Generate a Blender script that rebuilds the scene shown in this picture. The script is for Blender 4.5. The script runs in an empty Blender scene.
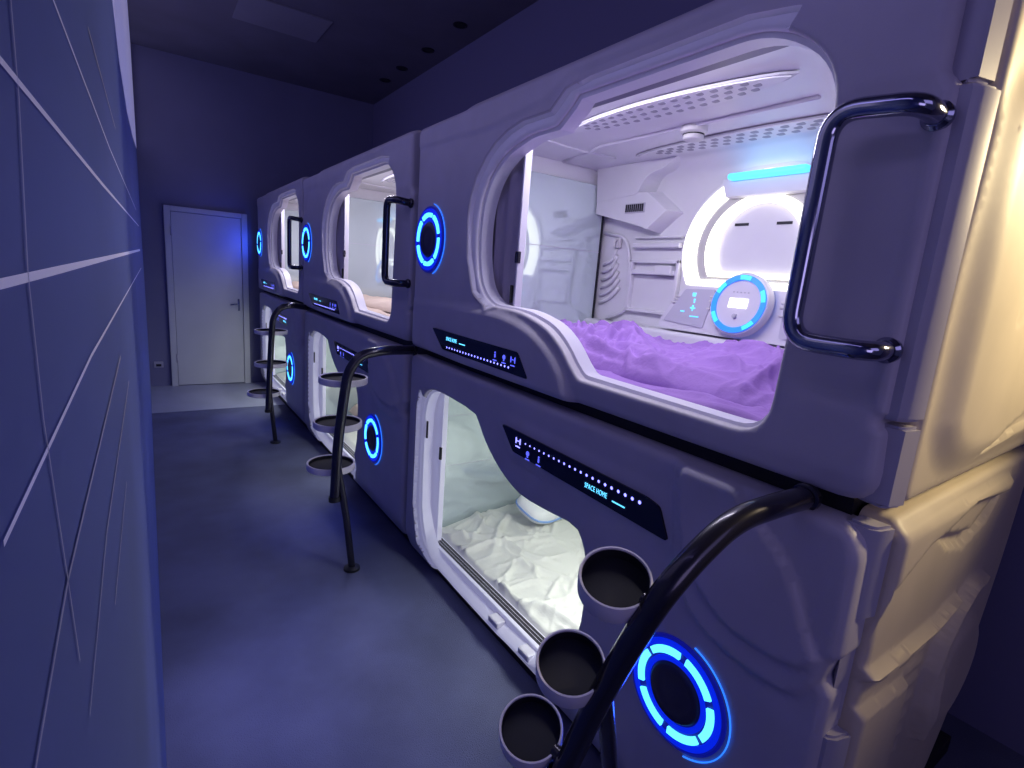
import bpy, bmesh, math, random
import numpy as np
from mathutils import Vector, Matrix, noise
from mathutils.geometry import delaunay_2d_cdt
random.seed(4)
S = bpy.context.scene
COL = S.collection
PI = math.pi

# ------------------------------------------------------------------ materials
def newmat(name, col, rough=.5, metal=0, emit=None, es=0, noise_amt=0, noise_scale=20, bump=0, bump_scale=60, spec=.5, coat=0, sub=0):
    m = bpy.data.materials.new(name); m.use_nodes = True
    nt = m.node_tree; b = nt.nodes['Principled BSDF']
    b.inputs['Base Color'].default_value = (*col, 1)
    b.inputs['Roughness'].default_value = rough
    b.inputs['Metallic'].default_value = metal
    b.inputs['Specular IOR Level'].default_value = spec
    if coat: b.inputs['Coat Weight'].default_value = coat
    if emit is not None:
        b.inputs['Emission Color'].default_value = (*emit, 1)
        b.inputs['Emission Strength'].default_value = es
    tc = nt.nodes.new('ShaderNodeTexCoord')
    if noise_amt:
        n = nt.nodes.new('ShaderNodeTexNoise'); n.inputs['Scale'].default_value = noise_scale
        n.inputs['Detail'].default_value = 4
        nt.links.new(tc.outputs['Object'], n.inputs['Vector'])
        r = nt.nodes.new('ShaderNodeValToRGB')
        r.color_ramp.elements[0].position = .3; r.color_ramp.elements[1].position = .7
        a = 1 - noise_amt; c = 1 + noise_amt
        r.color_ramp.elements[0].color = (*[min(1, x * a) for x in col], 1)
        r.color_ramp.elements[1].color = (*[min(1, x * c) for x in col], 1)
        nt.links.new(n.outputs['Fac'], r.inputs['Fac'])
        nt.links.new(r.outputs['Color'], b.inputs['Base Color'])
    if bump:
        n = nt.nodes.new('ShaderNodeTexNoise'); n.inputs['Scale'].default_value = bump_scale
        n.inputs['Detail'].default_value = 3
        nt.links.new(tc.outputs['Object'], n.inputs['Vector'])
        bp = nt.nodes.new('ShaderNodeBump'); bp.inputs['Strength'].default_value = bump
        bp.inputs['Distance'].default_value = .01
        nt.links.new(n.outputs['Fac'], bp.inputs['Height'])
        nt.links.new(bp.outputs['Normal'], b.inputs['Normal'])
    return m

M = dict(
    shell=newmat('grey_violet_plastic', (.52, .49, .56), .5, noise_amt=.05, noise_scale=6, bump=.05, bump_scale=180),
    rim=newmat('pale_rim_plastic', (.66, .64, .74), .34, noise_amt=.03, noise_scale=6),
    rimlow=newmat('rim_plastic_added_glow', (.70, .69, .78), .4, emit=(.62, .62, .95), es=.22),  # emission puts the bright lit look into lower rims, sill rail and door
    rimup=newmat('rim_plastic_faint_added_glow', (.62, .60, .70), .4, emit=(.5, .46, .85), es=.07),  # weak emission puts a lit look into the upper rims
    cap=newmat('corner_plastic', (.44, .42, .5), .4, noise_amt=.05, noise_scale=6),
    panel=newmat('end_panel_plastic', (.62, .54, .42), .5, noise_amt=.06, noise_scale=5),
    inner=newmat('interior_plastic', (.70, .69, .76), .4, noise_amt=.02, noise_scale=8),
    innerw=newmat('interior_plastic_white', (.78, .82, .80), .45, noise_amt=.02, noise_scale=8),
    grille=newmat('grille_recess', (.30, .29, .38), .5),
    groove=newmat('moulded_line', (.46, .45, .54), .5),
    black=newmat('black_frame', (.006, .006, .010), .6),
    gloss_black=newmat('display_glass', (.004, .004, .012), .12, spec=.6),
    track=newmat('door_track', (.17, .15, .26), .4, metal=.3),
    rail=newmat('dark_rail', (.05, .045, .06), .4, metal=.4),
    door_fold=newmat('folding_door', (.42, .38, .47), .45),
    chrome=newmat('chrome', (.36, .37, .46), .12, metal=1),
    darkmetal=newmat('dark_metal', (.035, .033, .05), .25, metal=.6, coat=.4),
    cup=newmat('step_cup_plastic', (.78, .74, .80), .45),
    cupin=newmat('step_cup_inside', (.008, .008, .016), .7),
    ringblue=newmat('blue_glow', (.01, .01, .1), .4, emit=(.0, .02, 1.0), es=.75),
    ringdim=newmat('dim_blue_glow', (.02, .02, .1), .4, emit=(.005, .01, .55), es=.35),
    ringseg=newmat('cyan_segment', (.1, .3, .5), .4, emit=(.06, .42, 1.0), es=3.4),
    ringarc=newmat('blue_arc', (.05, .1, .5), .4, emit=(.02, .18, 1.0), es=1.6),
    boss=newmat('ring_center', (.035, .03, .07), .35),
    dot=newmat('dot_light', (.1, .1, .5), .4, emit=(.22, .22, 1.0), es=3.2),
    dotdim=newmat('icon_light', (.1, .1, .5), .4, emit=(.10, .12, .9), es=1.3),
    text=newmat('cyan_text', (.1, .3, .5), .4, emit=(.12, .62, 1.0), es=1.6),
    halo=newmat('halo_light', (.9, .9, .8), .4, emit=(1.0, .97, .84), es=1.7),
    halomid=newmat('halo_mid', (.45, .44, .46), .5, emit=(1.0, .97, .85), es=.03),
    bluelamp=newmat('blue_lamp', (.1, .5, .9), .4, emit=(.07, .52, 1.0), es=1.7),
    consolering=newmat('console_ring', (.05, .3, .8), .3, emit=(.005, .15, .85), es=.9),
    consoleseg=newmat('console_seg', (.05, .5, .9), .3, emit=(.05, .50, .95), es=1.3),
    conpanel=newmat('console_panel', (.50, .48, .60), .4),
    screen=newmat('screen', (.9, .9, .9), .3, emit=(1, 1, .95), es=1.6),
    slot=newmat('slot_dark', (.01, .01, .02), .6),
    detector=newmat('detector_plastic', (.62, .6, .64), .4),
    wall=newmat('wall_paint_blue', (.075, .11, .36), .6, noise_amt=.10, noise_scale=3),
    wallback=newmat('wall_paint', (.20, .20, .34), .6, noise_amt=.06, noise_scale=2),
    ceil=newmat('ceiling_paint', (.16, .15, .20), .9, noise_amt=.1, noise_scale=2),
    ceil2=newmat('ceiling_tile', (.24, .23, .29), .9, noise_amt=.05, noise_scale=3),
    floor=newmat('dark_carpet', (.105, .115, .21), .85, noise_amt=.28, noise_scale=2.2, bump=.5, bump_scale=260),
    floor2=newmat('light_tile', (.36, .38, .5), .5, noise_amt=.08, noise_scale=3),
    line=newmat('inlay_line', (.75, .75, .9), .35, emit=(.35, .35, .7), es=.16),  # slight glow stands in for light the inlay catches
    line2=newmat('inlay_line_faint', (.36, .36, .5), .5, emit=(.3, .3, .7), es=.03),  # weaker glow for the inlays that catch less light
    cove=newmat('glowing_wall_band', (.4, .4, .5), .6, emit=(.30, .29, .60), es=.45),  # lighter wall tone put in as emission, not a lamp
    door=newmat('door_paint', (.60, .61, .66), .5, noise_amt=.03, noise_scale=4),
    sheetw=newmat('white_sheet', (.80, .81, .76), .8, bump=.25, bump_scale=40),
    purple=newmat('purple_cloth', (.32, .17, .53), .8, bump=.3, bump_scale=50),
    tan=newmat('tan_cloth', (.62, .50, .42), .8, bump=.3, bump_scale=50),
    pillow=newmat('white_pillow', (.82, .84, .88), .8, bump=.1),
    pillowb=newmat('blue_piping', (.25, .42, .80), .8),
    wallblk=newmat('dark_wall', (.20, .19, .34), .8),
)
# mirror-like side partition: pale teal glass with a soft mirror
def mirror_mat():
    m = newmat('pale_teal_mirror', (.60, .68, .72), .06)
    nt = m.node_tree; b = nt.nodes['Principled BSDF']; out = nt.nodes['Material Output']
    g = nt.nodes.new('ShaderNodeBsdfGlossy'); g.inputs['Roughness'].default_value = .02
    g.inputs['Color'].default_value = (.78, .9, .92, 1)
    mx = nt.nodes.new('ShaderNodeMixShader'); mx.inputs[0].default_value = .28
    nt.links.new(b.outputs[0], mx.inputs[1]); nt.links.new(g.outputs[0], mx.inputs[2])
    nt.links.new(mx.outputs[0], out.inputs['Surface'])
    return m
M['mirror'] = mirror_mat()

# ------------------------------------------------------------------ object helpers
ROOTLOC = {}
def wloc(o):
    v = Vector((0, 0, 0))
    while o: v = v + o.location; o = o.parent
    return v
def thing(name, label, cat, loc, group=None):
    o = bpy.data.objects.new(name, None); COL.objects.link(o); o.location = loc
    o.empty_display_size = .1
    o['label'] = label; o['category'] = cat
    if group: o['group'] = group
    return o
def link(name, bm, mat, parent=None, smooth=False, origin=None, label=None, sharp=None):
    """bm is in world coordinates"""
    if origin is None:
        if parent is not None: origin = wloc(parent)
        else:
            cs = [v.co for v in bm.verts]
            origin = Vector(((min(c.x for c in cs) + max(c.x for c in cs)) / 2, (min(c.y for c in cs) + max(c.y for c in cs)) / 2, min(c.z for c in cs)))
    origin = Vector(origin)
    for v in bm.verts: v.co -= origin
    me = bpy.data.meshes.new(name); bm.to_mesh(me); bm.free()
    mats = mat if isinstance(mat, (list, tuple)) else [mat]
    for m in mats: me.materials.append(m)
    if smooth:
        for p in me.polygons: p.use_smooth = True
        if sharp is not None:
            try: me.set_sharp_from_angle(angle=math.radians(sharp))
            except Exception: pass
    o = bpy.data.objects.new(name, me); COL.objects.link(o)
    if parent is not None:
        o.parent = parent; o.location = origin - wloc(parent)
    else: o.location = origin
    if label: o['label'] = label
    return o
def tag(o, label, cat, group=None, kind=None):
    o['label'] = label; o['category'] = cat
    if group: o['group'] = group
    if kind: o['kind'] = kind
    return o
def struct(name, bm, mat, label, cat, **k):
    o = link(name, bm, mat, None, **k); o['kind'] = 'structure'; o['label'] = label; o['category'] = cat
    return o
def box(bm, x0, x1, y0, y1, z0, z1, bev=0, seg=2):
    r = bmesh.ops.create_cube(bm, size=1)
    vs = r['verts']
    for v in vs:
        v.co = Vector((x0 + (v.co.x + .5) * (x1 - x0), y0 + (v.co.y + .5) * (y1 - y0), z0 + (v.co.z + .5) * (z1 - z0)))
    if bev:
        es = list({e for v in vs for e in v.link_edges})
        bmesh.ops.bevel(bm, geom=es, offset=bev, segments=seg, affect='EDGES', profile=.5)
    return bm
def fillet(pts, r, n=6):
    pts = [Vector(p) for p in pts]; out = [pts[0]]
    for i in range(1, len(pts) - 1):
        a, b, c = pts[i - 1], pts[i], pts[i + 1]
        d1 = (a - b); d2 = (c - b); rr = min(r, d1.length * .49, d2.length * .49)
        p0 = b + d1.normalized() * rr; p1 = b + d2.normalized() * rr
        for k in range(n + 1):
            t = k / n
            out.append(p0 * (1 - t) ** 2 + b * 2 * t * (1 - t) + p1 * t * t)
    out.append(pts[-1]); return out
def tube(bm, pts, r, seg=16, cap=True):
    pts = [Vector(p) for p in pts]
    clean = [pts[0]]
    for p in pts[1:]:
        if (p - clean[-1]).length > 1e-5: clean.append(p)
    pts = clean
    rr = r if isinstance(r, (list, tuple)) else [r] * len(pts)
    if len(rr) != len(pts): rr = [r[0] + (r[-1] - r[0]) * i / (len(pts) - 1) for i in range(len(pts))]
    up = None; rings = []
    for i, p in enumerate(pts):
        t = (pts[min(i + 1, len(pts) - 1)] - pts[max(i - 1, 0)]).normalized()
        if up is None:
            up = t.orthogonal().normalized()
        else:
            up = (up - t * up.dot(t)).normalized()
        s = t.cross(up)
        rings.append([bm.verts.new(p + (up * math.cos(2 * PI * k / seg) + s * math.sin(2 * PI * k / seg)) * rr[i]) for k in range(seg)])
    for a, b in zip(rings, rings[1:]):
        for k in range(seg):
            bm.faces.new((a[k], a[(k + 1) % seg], b[(k + 1) % seg], b[k]))
    if cap:
        bm.faces.new(rings[0][::-1]); bm.faces.new(rings[-1])
    return bm
def lathe(bm, prof, frame, seg=40):
    """prof: list of (r, h); frame: Matrix mapping local (x,y plane, z axis) to world"""
    rings = []
    for r, h in prof:
        if r < 1e-6: rings.append([bm.verts.new(frame @ Vector((0, 0, h)))])
        else: rings.append([bm.verts.new(frame @ Vector((r * math.cos(2 * PI * k / seg), r * math.sin(2 * PI * k / seg), h))) for k in range(seg)])
    for a, b in zip(rings, rings[1:]):
        if len(a) == 1 and len(b) == 1: continue
        for k in range(seg):
            k2 = (k + 1) % seg
            if len(a) == 1: bm.faces.new((a[0], b[k2], b[k]))
            elif len(b) == 1: bm.faces.new((a[k], a[k2], b[0]))
            else: bm.faces.new((a[k], a[k2], b[k2], b[k]))
    return bm
def face_frame(x, y, z, tilt=0):
    """local +x -> -Y world (reading direction), +y -> +Z, +z -> -X (towards the corridor)"""
    m = Matrix(((0, 0, -1, x), (-1, 0, 0, y), (0, 1, 0, z), (0, 0, 0, 1)))
    if tilt: m = m @ Matrix.Rotation(tilt, 4, 'X')
    return m
def sector(bm, F, r0, r1, a0, a1, h0, h1, n=14, sx=1, sy=1):
    P = []
    for h in (h0, h1):
        for r in (r0, r1):
            P.append([bm.verts.new(F @ Vector((sx * r * math.cos(a0 + (a1 - a0) * k / n), sy * r * math.sin(a0 + (a1 - a0) * k / n), h))) for k in range(n + 1)])
    bi, bo, ti, to = P
    for k in range(n):
        bm.faces.new((ti[k], to[k], to[k + 1], ti[k + 1]))
        bm.faces.new((bo[k], bo[k + 1], to[k + 1], to[k])); bm.faces.new((bi[k], ti[k], ti[k + 1], bi[k + 1]))
        bm.faces.new((bi[k], bi[k + 1], bo[k + 1], bo[k]))
    if abs(a1 - a0) < 2 * PI - .01:
        bm.faces.new((bi[0], bo[0], to[0], ti[0])); bm.faces.new((bi[n], ti[n], to[n], bo[n]))
def prism(bm, poly, f0, f1):
    """poly list of 2D; f0/f1 functions mapping 2D to 3D for the two faces"""
    a = [bm.verts.new(f0(p)) for p in poly]; b = [bm.verts.new(f1(p)) for p in poly]
    bm.faces.new(a); bm.faces.new(b[::-1])
    n = len(poly)
    for i in range(n): bm.faces.new((a[i], b[i], b[(i + 1) % n], a[(i + 1) % n]))
    return bm
def text_bm(s, size, F, extrude=.0005, align='LEFT'):
    cu = bpy.data.curves.new('tmp', 'FONT'); cu.body = s; cu.size = size; cu.extrude = extrude; cu.align_x = align
    cu.space_character = 1.1
    o = bpy.data.objects.new('tmp', cu); COL.objects.link(o)
    bpy.context.view_layer.update()
    me = bpy.data.meshes.new_from_object(o)
    bm = bmesh.new(); bm.from_mesh(me); bpy.data.meshes.remove(me)
    bpy.data.objects.remove(o); bpy.data.curves.remove(cu)
    bmesh.ops.transform(bm, matrix=F, verts=bm.verts)
    return bm

# ------------------------------------------------------------------ 2D relief shells
def chaikin(poly, it=2):
    P = [np.array(p, float) for p in poly]
    for _ in range(it):
        Q = []
        for i in range(len(P)):
            a, b = P[i], P[(i + 1) % len(P)]
            Q += [a * .75 + b * .25, a * .25 + b * .75]
        P = Q
    return [tuple(p) for p in P]
def densify(poly, step):
    out = []
    for i in range(len(poly)):
        a = np.array(poly[i]); b = np.array(poly[(i + 1) % len(poly)])
        n = max(1, int(np.linalg.norm(b - a) / step))
        for k in range(n): out.append(tuple(a + (b - a) * k / n))
    q = [out[0]]
    for p in out[1:]:
        if math.hypot(p[0] - q[-1][0], p[1] - q[-1][1]) > step * .25: q.append(p)
    if math.hypot(q[0][0] - q[-1][0], q[0][1] - q[-1][1]) < step * .25: q.pop()
    return q
def sdf(P, poly):
    """signed distance: negative inside"""
    P = np.asarray(P, float); V = np.array(poly, float); n = len(V)
    d = np.full(len(P), 1e9); ins = np.zeros(len(P), bool)
    for i in range(n):
        a = V[i]; b = V[(i + 1) % n]; e = b - a; w = P - a
        t = np.clip((w @ e) / max(e @ e, 1e-12), 0, 1)
        d = np.minimum(d, np.hypot(*(w - t[:, None] * e).T))
        c = (a[1] > P[:, 1]) != (b[1] > P[:, 1])
        if abs(b[1] - a[1]) > 1e-12:
            ins ^= c & (P[:, 0] < (b[0] - a[0]) * (P[:, 1] - a[1]) / (b[1] - a[1]) + a[0])
    return np.where(ins, -d, d)
def sstep(x, a, b):
    t = np.clip((x - a) / (b - a), 0, 1); return t * t * (3 - 2 * t)
def rounded(poly, r, n=5):
    out = []
    m = len(poly)
    for i in range(m):
        a = Vector(poly[i - 1]); b = Vector(poly[i]); c = Vector(poly[(i + 1) % m])
        ri = r[i] if isinstance(r, (list, tuple)) else r
        d1 = a - b; d2 = c - b; rr = min(ri, d1.length * .48, d2.length * .48)
        if rr < 1e-4: out.append(tuple(b)); continue
        p0 = b + d1.normalized() * rr; p1 = b + d2.normalized() * rr
        for k in range(n + 1):
            t = k / n; q = p0 * (1 - t) ** 2 + b * 2 * t * (1 - t) + p1 * t * t
            out.append((q.x, q.y))
    return out
def shell_bm(outline, hole, step, relief, place, back, edge_r=.02, hole_r=.014, feats=(), band=None):
    """outline/hole 2-D polygons, relief(P)->depth, place((u,v),w)->3D, back = w of the skirt"""
    O = densify(outline, step); H = densify(hole, step) if hole else []
    Oa = np.array(O)
    mn = Oa.min(0); mx = Oa.max(0)
    gx = np.arange(mn[0] + step * .5, mx[0], step); gy = np.arange(mn[1] + step * .5, mx[1], step)
    G = np.array([(x + (step * .5 if j % 2 else 0), y) for j, y in enumerate(gy) for x in gx])
    def rings(poly, sign, offs):
        A = np.array(poly); T = np.roll(A, -1, 0) - np.roll(A, 1, 0)
        N = np.stack([T[:, 1], -T[:, 0]], 1); N /= np.maximum(np.hypot(*N.T)[:, None], 1e-9)
        area = .5 * np.sum(A[:, 0] * np.roll(A[:, 1], -1) - np.roll(A[:, 0], -1) * A[:, 1])
        if area < 0: N = -N
        return [A + N * sign * o for o in offs]
    ro = [edge_r * .12, edge_r * .4, edge_r * .9]; rh = [hole_r * .12, hole_r * .4, hole_r]
    extra = rings(O, -1, ro) + (rings(H, 1, rh) if H else [])
    FE = []; FEdges = []; nfe = 0
    for poly, closed_offs in feats:
        Q = densify(poly, step * .7)
        for off in closed_offs:
            A = np.array(Q); T = np.roll(A, -1, 0) - np.roll(A, 1, 0)
            N = np.stack([T[:, 1], -T[:, 0]], 1); N /= np.maximum(np.hypot(*N.T)[:, None], 1e-9)
            ar = .5 * np.sum(A[:, 0] * np.roll(A[:, 1], -1) - np.roll(A[:, 0], -1) * A[:, 1])
            if ar < 0: N = -N
            A = A + N * off
            kk = sdf(A, O) < -(edge_r + .002)
            if H: kk &= sdf(A, H) > hole_r + .002
            idx = np.cumsum(kk) - 1 + nfe
            for q in range(len(A)):
                q2 = (q + 1) % len(A)
                if kk[q] and kk[q2]: FEdges.append((int(idx[q]), int(idx[q2])))
            FE.append(A[kk]); nfe += int(kk.sum())
    if FE:
        FE = np.concatenate(FE)
        near = np.zeros(len(G), bool)
        for i0 in range(0, len(G), 2000):
            g = G[i0:i0 + 2000]; near[i0:i0 + 2000] = (np.min((g[:, None, 0] - FE[None, :, 0]) ** 2 + (g[:, None, 1] - FE[None, :, 1]) ** 2, axis=1) < (step * .45) ** 2) if len(FE) else False
        G = G[~near]
    else: FE = np.zeros((0, 2))
    dO = sdf(G, O); k = dO < -(ro[-1] + step * .3)
    if H: k &= sdf(G, H) > rh[-1] + step * .3
    G = G[k]
    E = []
    for j, R in enumerate(extra):
        lim = (ro[j] if j < 3 else rh[j - 3]) * .85
        kk = (sdf(R, O) < -(ro[j] * .85 if j < 3 else .003))
        if H: kk &= sdf(R, H) > (rh[j - 3] * .85 if j >= 3 else .003)
        E.append(R[kk])
    allp = [tuple(p) for p in O] + [tuple(p) for p in H] + [tuple(p) for p in np.concatenate(E)] + [tuple(p) for p in FE] + [tuple(p) for p in G]
    nO, nH = len(O), len(H)
    edges = [(i, (i + 1) % nO) for i in range(nO)] + [(nO + i, nO + (i + 1) % nH) for i in range(nH)]
    bf = nO + nH + sum(len(e) for e in E)
    edges += [(bf + a, bf + b) for a, b in FEdges]
    vs, es, fs, *_ = delaunay_2d_cdt([Vector(p) for p in allp], edges, [], 0, 1e-5)
    V = np.array([tuple(v) for v in vs])
    C = np.array([V[list(f)].mean(0) for f in fs])
    keep = sdf(C, O) < -1e-6
    if H: keep &= sdf(C, H) > 1e-6
    w = relief(V)
    bandm = (sdf(C, band) < .001) if band is not None else None
    d = np.maximum(0, -sdf(V, O)); t = np.clip(edge_r - d, 0, edge_r); w = w + edge_r - np.sqrt(np.maximum(edge_r ** 2 - t ** 2, 0))
    if H:
        d = np.maximum(0, sdf(V, H)); t = np.clip(hole_r - d, 0, hole_r); w = w + hole_r - np.sqrt(np.maximum(hole_r ** 2 - t ** 2, 0))
    bm = bmesh.new()
    bv = [bm.verts.new(place(V[i], w[i])) for i in range(len(V))]
    for i, f in enumerate(fs):
        if keep[i]:
            try:
                nf = bm.faces.new([bv[j] for j in f])
                if bandm is not None and bandm[i]: nf.material_index = 1
            except ValueError: pass
    bd = [e for e in bm.edges if len(e.link_faces) == 1]
    idx = {bv[i]: i for i in range(len(bv))}
    src = {}
    newv = {}
    for e in bd:
        for v in e.verts:
            if v not in newv: newv[v] = bm.verts.new(place(V[idx[v]], back))
    for e in bd:
        a, b = e.verts
        f = bm.faces.new((a, b, newv[b], newv[a]))
    for v in [v for v in bm.verts if not v.link_faces]: bm.verts.remove(v)
    bmesh.ops.recalc_face_normals(bm, faces=bm.faces)
    return bm

# ------------------------------------------------------------------ measured layout (metres)
XF = 1.10                                   # facade plane
UMAP = [([.30, .375, .60, 1.30, 1.96, 2.34, 2.52], [.30, .375, .60, 1.30, 1.96, 2.34, 2.52]),
        ([.30, .375, .60, 1.30, 1.96, 2.34, 2.52], [2.46, 2.55, 2.80, 3.50, 4.19, 4.667, 4.80]),
        ([.30, .375, .60, 1.30, 1.96, 2.34, 2.52], [4.74, 4.83, 4.97, 5.68, 6.38, 6.869, 7.02])]
LMAP = [([.30, .375, .717, 1.10, 2.38, 2.52], [.30, .375, .717, 1.10, 2.38, 2.52]),
        ([.30, .375, .717, 1.10, 2.38, 2.52], [2.46, 2.55, 3.024, 3.33, 4.60, 4.80]),
        ([.30, .375, .717, 1.10, 2.38, 2.52], [4.74, 4.83, 5.293, 5.52, 6.80, 7.02])]
ZS = [0, .006, .022]
ORD = ['nearest', 'middle', 'farthest']

HOLE_U = rounded([(0.74, 2.094), (0.585, 1.985), (0.578, 1.79), (0.594, 1.475),
          (0.604, 1.229), (1.225, 1.233), (1.262, 1.262), (1.33, 1.328), (1.413, 1.376),
          (1.566, 1.412), (1.80, 1.416), (1.89, 1.475), (1.93, 1.58), (1.94, 1.70), (1.925, 1.81), (1.87, 1.91), (1.77, 1.98), (1.62, 2.018),
          (1.472, 2.020), (1.395, 2.072), (1.375, 2.094)], [.10, .14, .05, .05, .085, .02, .03, .05, .05, .08, .06, .06, .06, .06, .06, .06, .06, .04, .008, .006, .006], 6)
BAND_U = [(1.79, 1.405), (1.905, 1.462), (1.962, 1.60), (1.975, 1.75), (1.960, 1.84), (1.925, 1.905), (1.86, 1.972), (1.80, 2.01), (1.72, 2.04), (1.633, 2.056), (1.478, 2.056), (1.405, 2.108), (1.30, 2.120),
          (.80, 2.120), (.68, 2.10), (.75, 2.0), (1.2, 1.9), (1.5, 1.5)]
SWOOSH = [(1.205, 1.0), (1.224, 1.15), (1.245, 1.19), (1.29, 1.265), (1.38, 1.335), (1.50, 1.385), (1.66, 1.41), (1.82, 1.415), (2.9, 1.40), (2.9, 1.0)]
SWOOSH = chaikin(SWOOSH, 2)
OUT_U = rounded([(.415, 2.20), (.415, 1.925), (.388, 1.895), (.386, 1.335), (.397, 1.325), (.397, 1.312), (.385, 1.30), (.375, 1.152), (2.505, 1.152), (2.505, 2.185), (2.06, 2.185), (2.02, 2.205)],
                [.03, .012, .012, .004, .004, .004, .012, .07, .04, .05, .01, .01])
def relief_u(P):
    w = np.zeros(len(P))
    db = sdf(P, BAND_U); w += .014 * (1 - sstep(db, -.004, .003)) - .005 * np.exp(-((db - .010) / .006) ** 2) * (P[:, 0] > 1.35)
    w -= .022 * (1 - sstep(sdf(P, SWOOSH), -.040, .0)) * (1 - .8 * sstep(P[:, 0], 1.9, 2.35))
    # brow over the window and soft shoulder below the roof line
    brow = [(1.85, 2.075), (1.50, 2.10), (1.40, 2.15), (.45, 2.15), (.45, 2.4), (2.6, 2.4), (2.6, 2.10)]
    w -= .005 * (1 - sstep(sdf(P, brow), -.006, .006))
    w += .03 * sstep(P[:, 1], 2.165, 2.21)
    # panel that carries the grab handle, slightly sunk
    hp = [(.40, 1.92), (.40, 1.33), (.56, 1.33), (.56, 1.92)]
    w += .006 * (1 - sstep(sdf(P, hp), -.03, .01))
    # lower roll under the sill
    w += .010 * sstep(-P[:, 1], -1.215, -1.16) * (P[:, 0] < 1.25)
    return w

HOLE_L = chaikin([(2.35, .905), (2.30, .962), (2.2, .985), (1.84, .968), (1.80, .93), (1.757, .882), (1.69, .83), (1.616, .788), (1.54, .758), (1.46, .742), (1.326, .748),
          (1.165, .763), (1.125, .72), (1.102, .666), (1.092, .60), (1.098, .42), (1.15, .27), (1.25, .15), (1.40, .085), (2.15, .085), (2.26, .125), (2.335, .22), (2.37, .36), (2.375, .80)], 1)
BAND_L = [(2.38, .95), (2.405, .86), (2.405, .33), (2.34, .13), (2.20, .03), (1.32, .03), (1.16, .10), (1.10, .2), (1.2, .3), (2.0, .3), (2.2, .8)]
LEAF = [(.62, 1.09), (.53, 1.03), (.465, .96), (.43, .875), (.405, .835), (.392, .815), (.435, .768), (.537, .760), (.626, .772), (.699, .828), (.745, .88), (.775, .96), (.79, 1.06), (.79, 1.2), (.7, 1.2)]
LEAF2 = [(.82, 1.04), (.80, .93), (.765, .80), (.70, .712), (.57, .684), (.478, .684), (.425, .705), (.385, .77), (.36, .80), (.36, 1.2), (.83, 1.2)]
LEAF = chaikin(LEAF, 2); LEAF2 = chaikin(LEAF2, 2)
OUT_L = rounded([(.372, 1.108), (.368, .84), (.385, .82), (.395, .77), (.375, .74), (.372, .05), (2.505, .035), (2.505, 1.112)], [.06, .01, .01, .01, .01, .05, .05, .05])
DISP_L = [(1.62, .99), (.885, .985), (.84, .972), (.80, .885), (1.53, .898)]
def relief_l(P):
    w = np.zeros(len(P))
    w += .018 * (1 - sstep(sdf(P, BAND_L), -.012, .004))
    w -= .017 * (1 - sstep(sdf(P, LEAF), -.014, .0))
    w -= .016 * (1 - sstep(sdf(P, LEAF2), -.018, .0))
    big = [(1.70, .80), (1.5, .715), (1.20, .72), (1.02, .60), (.98, .3), (.5, .1), (.40, .12), (.40, .72), (.5, .66), (.7, .69), (.9, .86), (1.7, .87)]
    w -= .008 * (1 - sstep(sdf(P, DISP_L), .0, .05))
    w += .035 * sstep(-P[:, 1], -.16, -.02)
    return w

DISP_U = [(2.221, 1.277), (1.527, 1.272), (1.455, 1.187), (2.111, 1.193)]

def ring_light(parent, yc, zc, x, name='ring_light', scale=1.0, rot=.0):
    F = face_frame(x, yc, zc)
    bm = bmesh.new()
    lathe(bm, [(.150 * scale, -.012), (.150 * scale, .004), (.143 * scale, .008), (.139 * scale, .004), (.0, .004)], F, 56)
    base = link(name, bm, M['ringdim'], parent, smooth=True, sharp=35)
    bm = bmesh.new(); sector(bm, F, .123 * scale, .139 * scale, 0, 2 * PI, .003, .008, 56); link('outer_glow_ring', bm, M['ringblue'], base)
    bm = bmesh.new(); sector(bm, F, .082 * scale, .096 * scale, 0, 2 * PI, .003, .007, 56); link('inner_glow_ring', bm, M['ringblue'], base)
    for k in range(6):
        a0 = rot + k * PI / 3 + .09; a1 = rot + (k + 1) * PI / 3 - .09
        bm = bmesh.new(); sector(bm, F, .102 * scale, .120 * scale, a0, a1, .003, .011, 10); link('light_segment', bm, M['ringseg'], base)
    bm = bmesh.new(); sector(bm, F, .160 * scale, .1625 * scale, -1.25, 1.35, .0, .003, 32); link('thin_light_arc', bm, M['ringarc'], base)
    bm = bmesh.new(); lathe(bm, [(.080 * scale, .004), (.072 * scale, .013), (.05 * scale, .008), (.03 * scale, .010), (0, .012)], F, 40)
    link('center_cap', bm, M['boss'], base, smooth=True)
    return base

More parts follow.
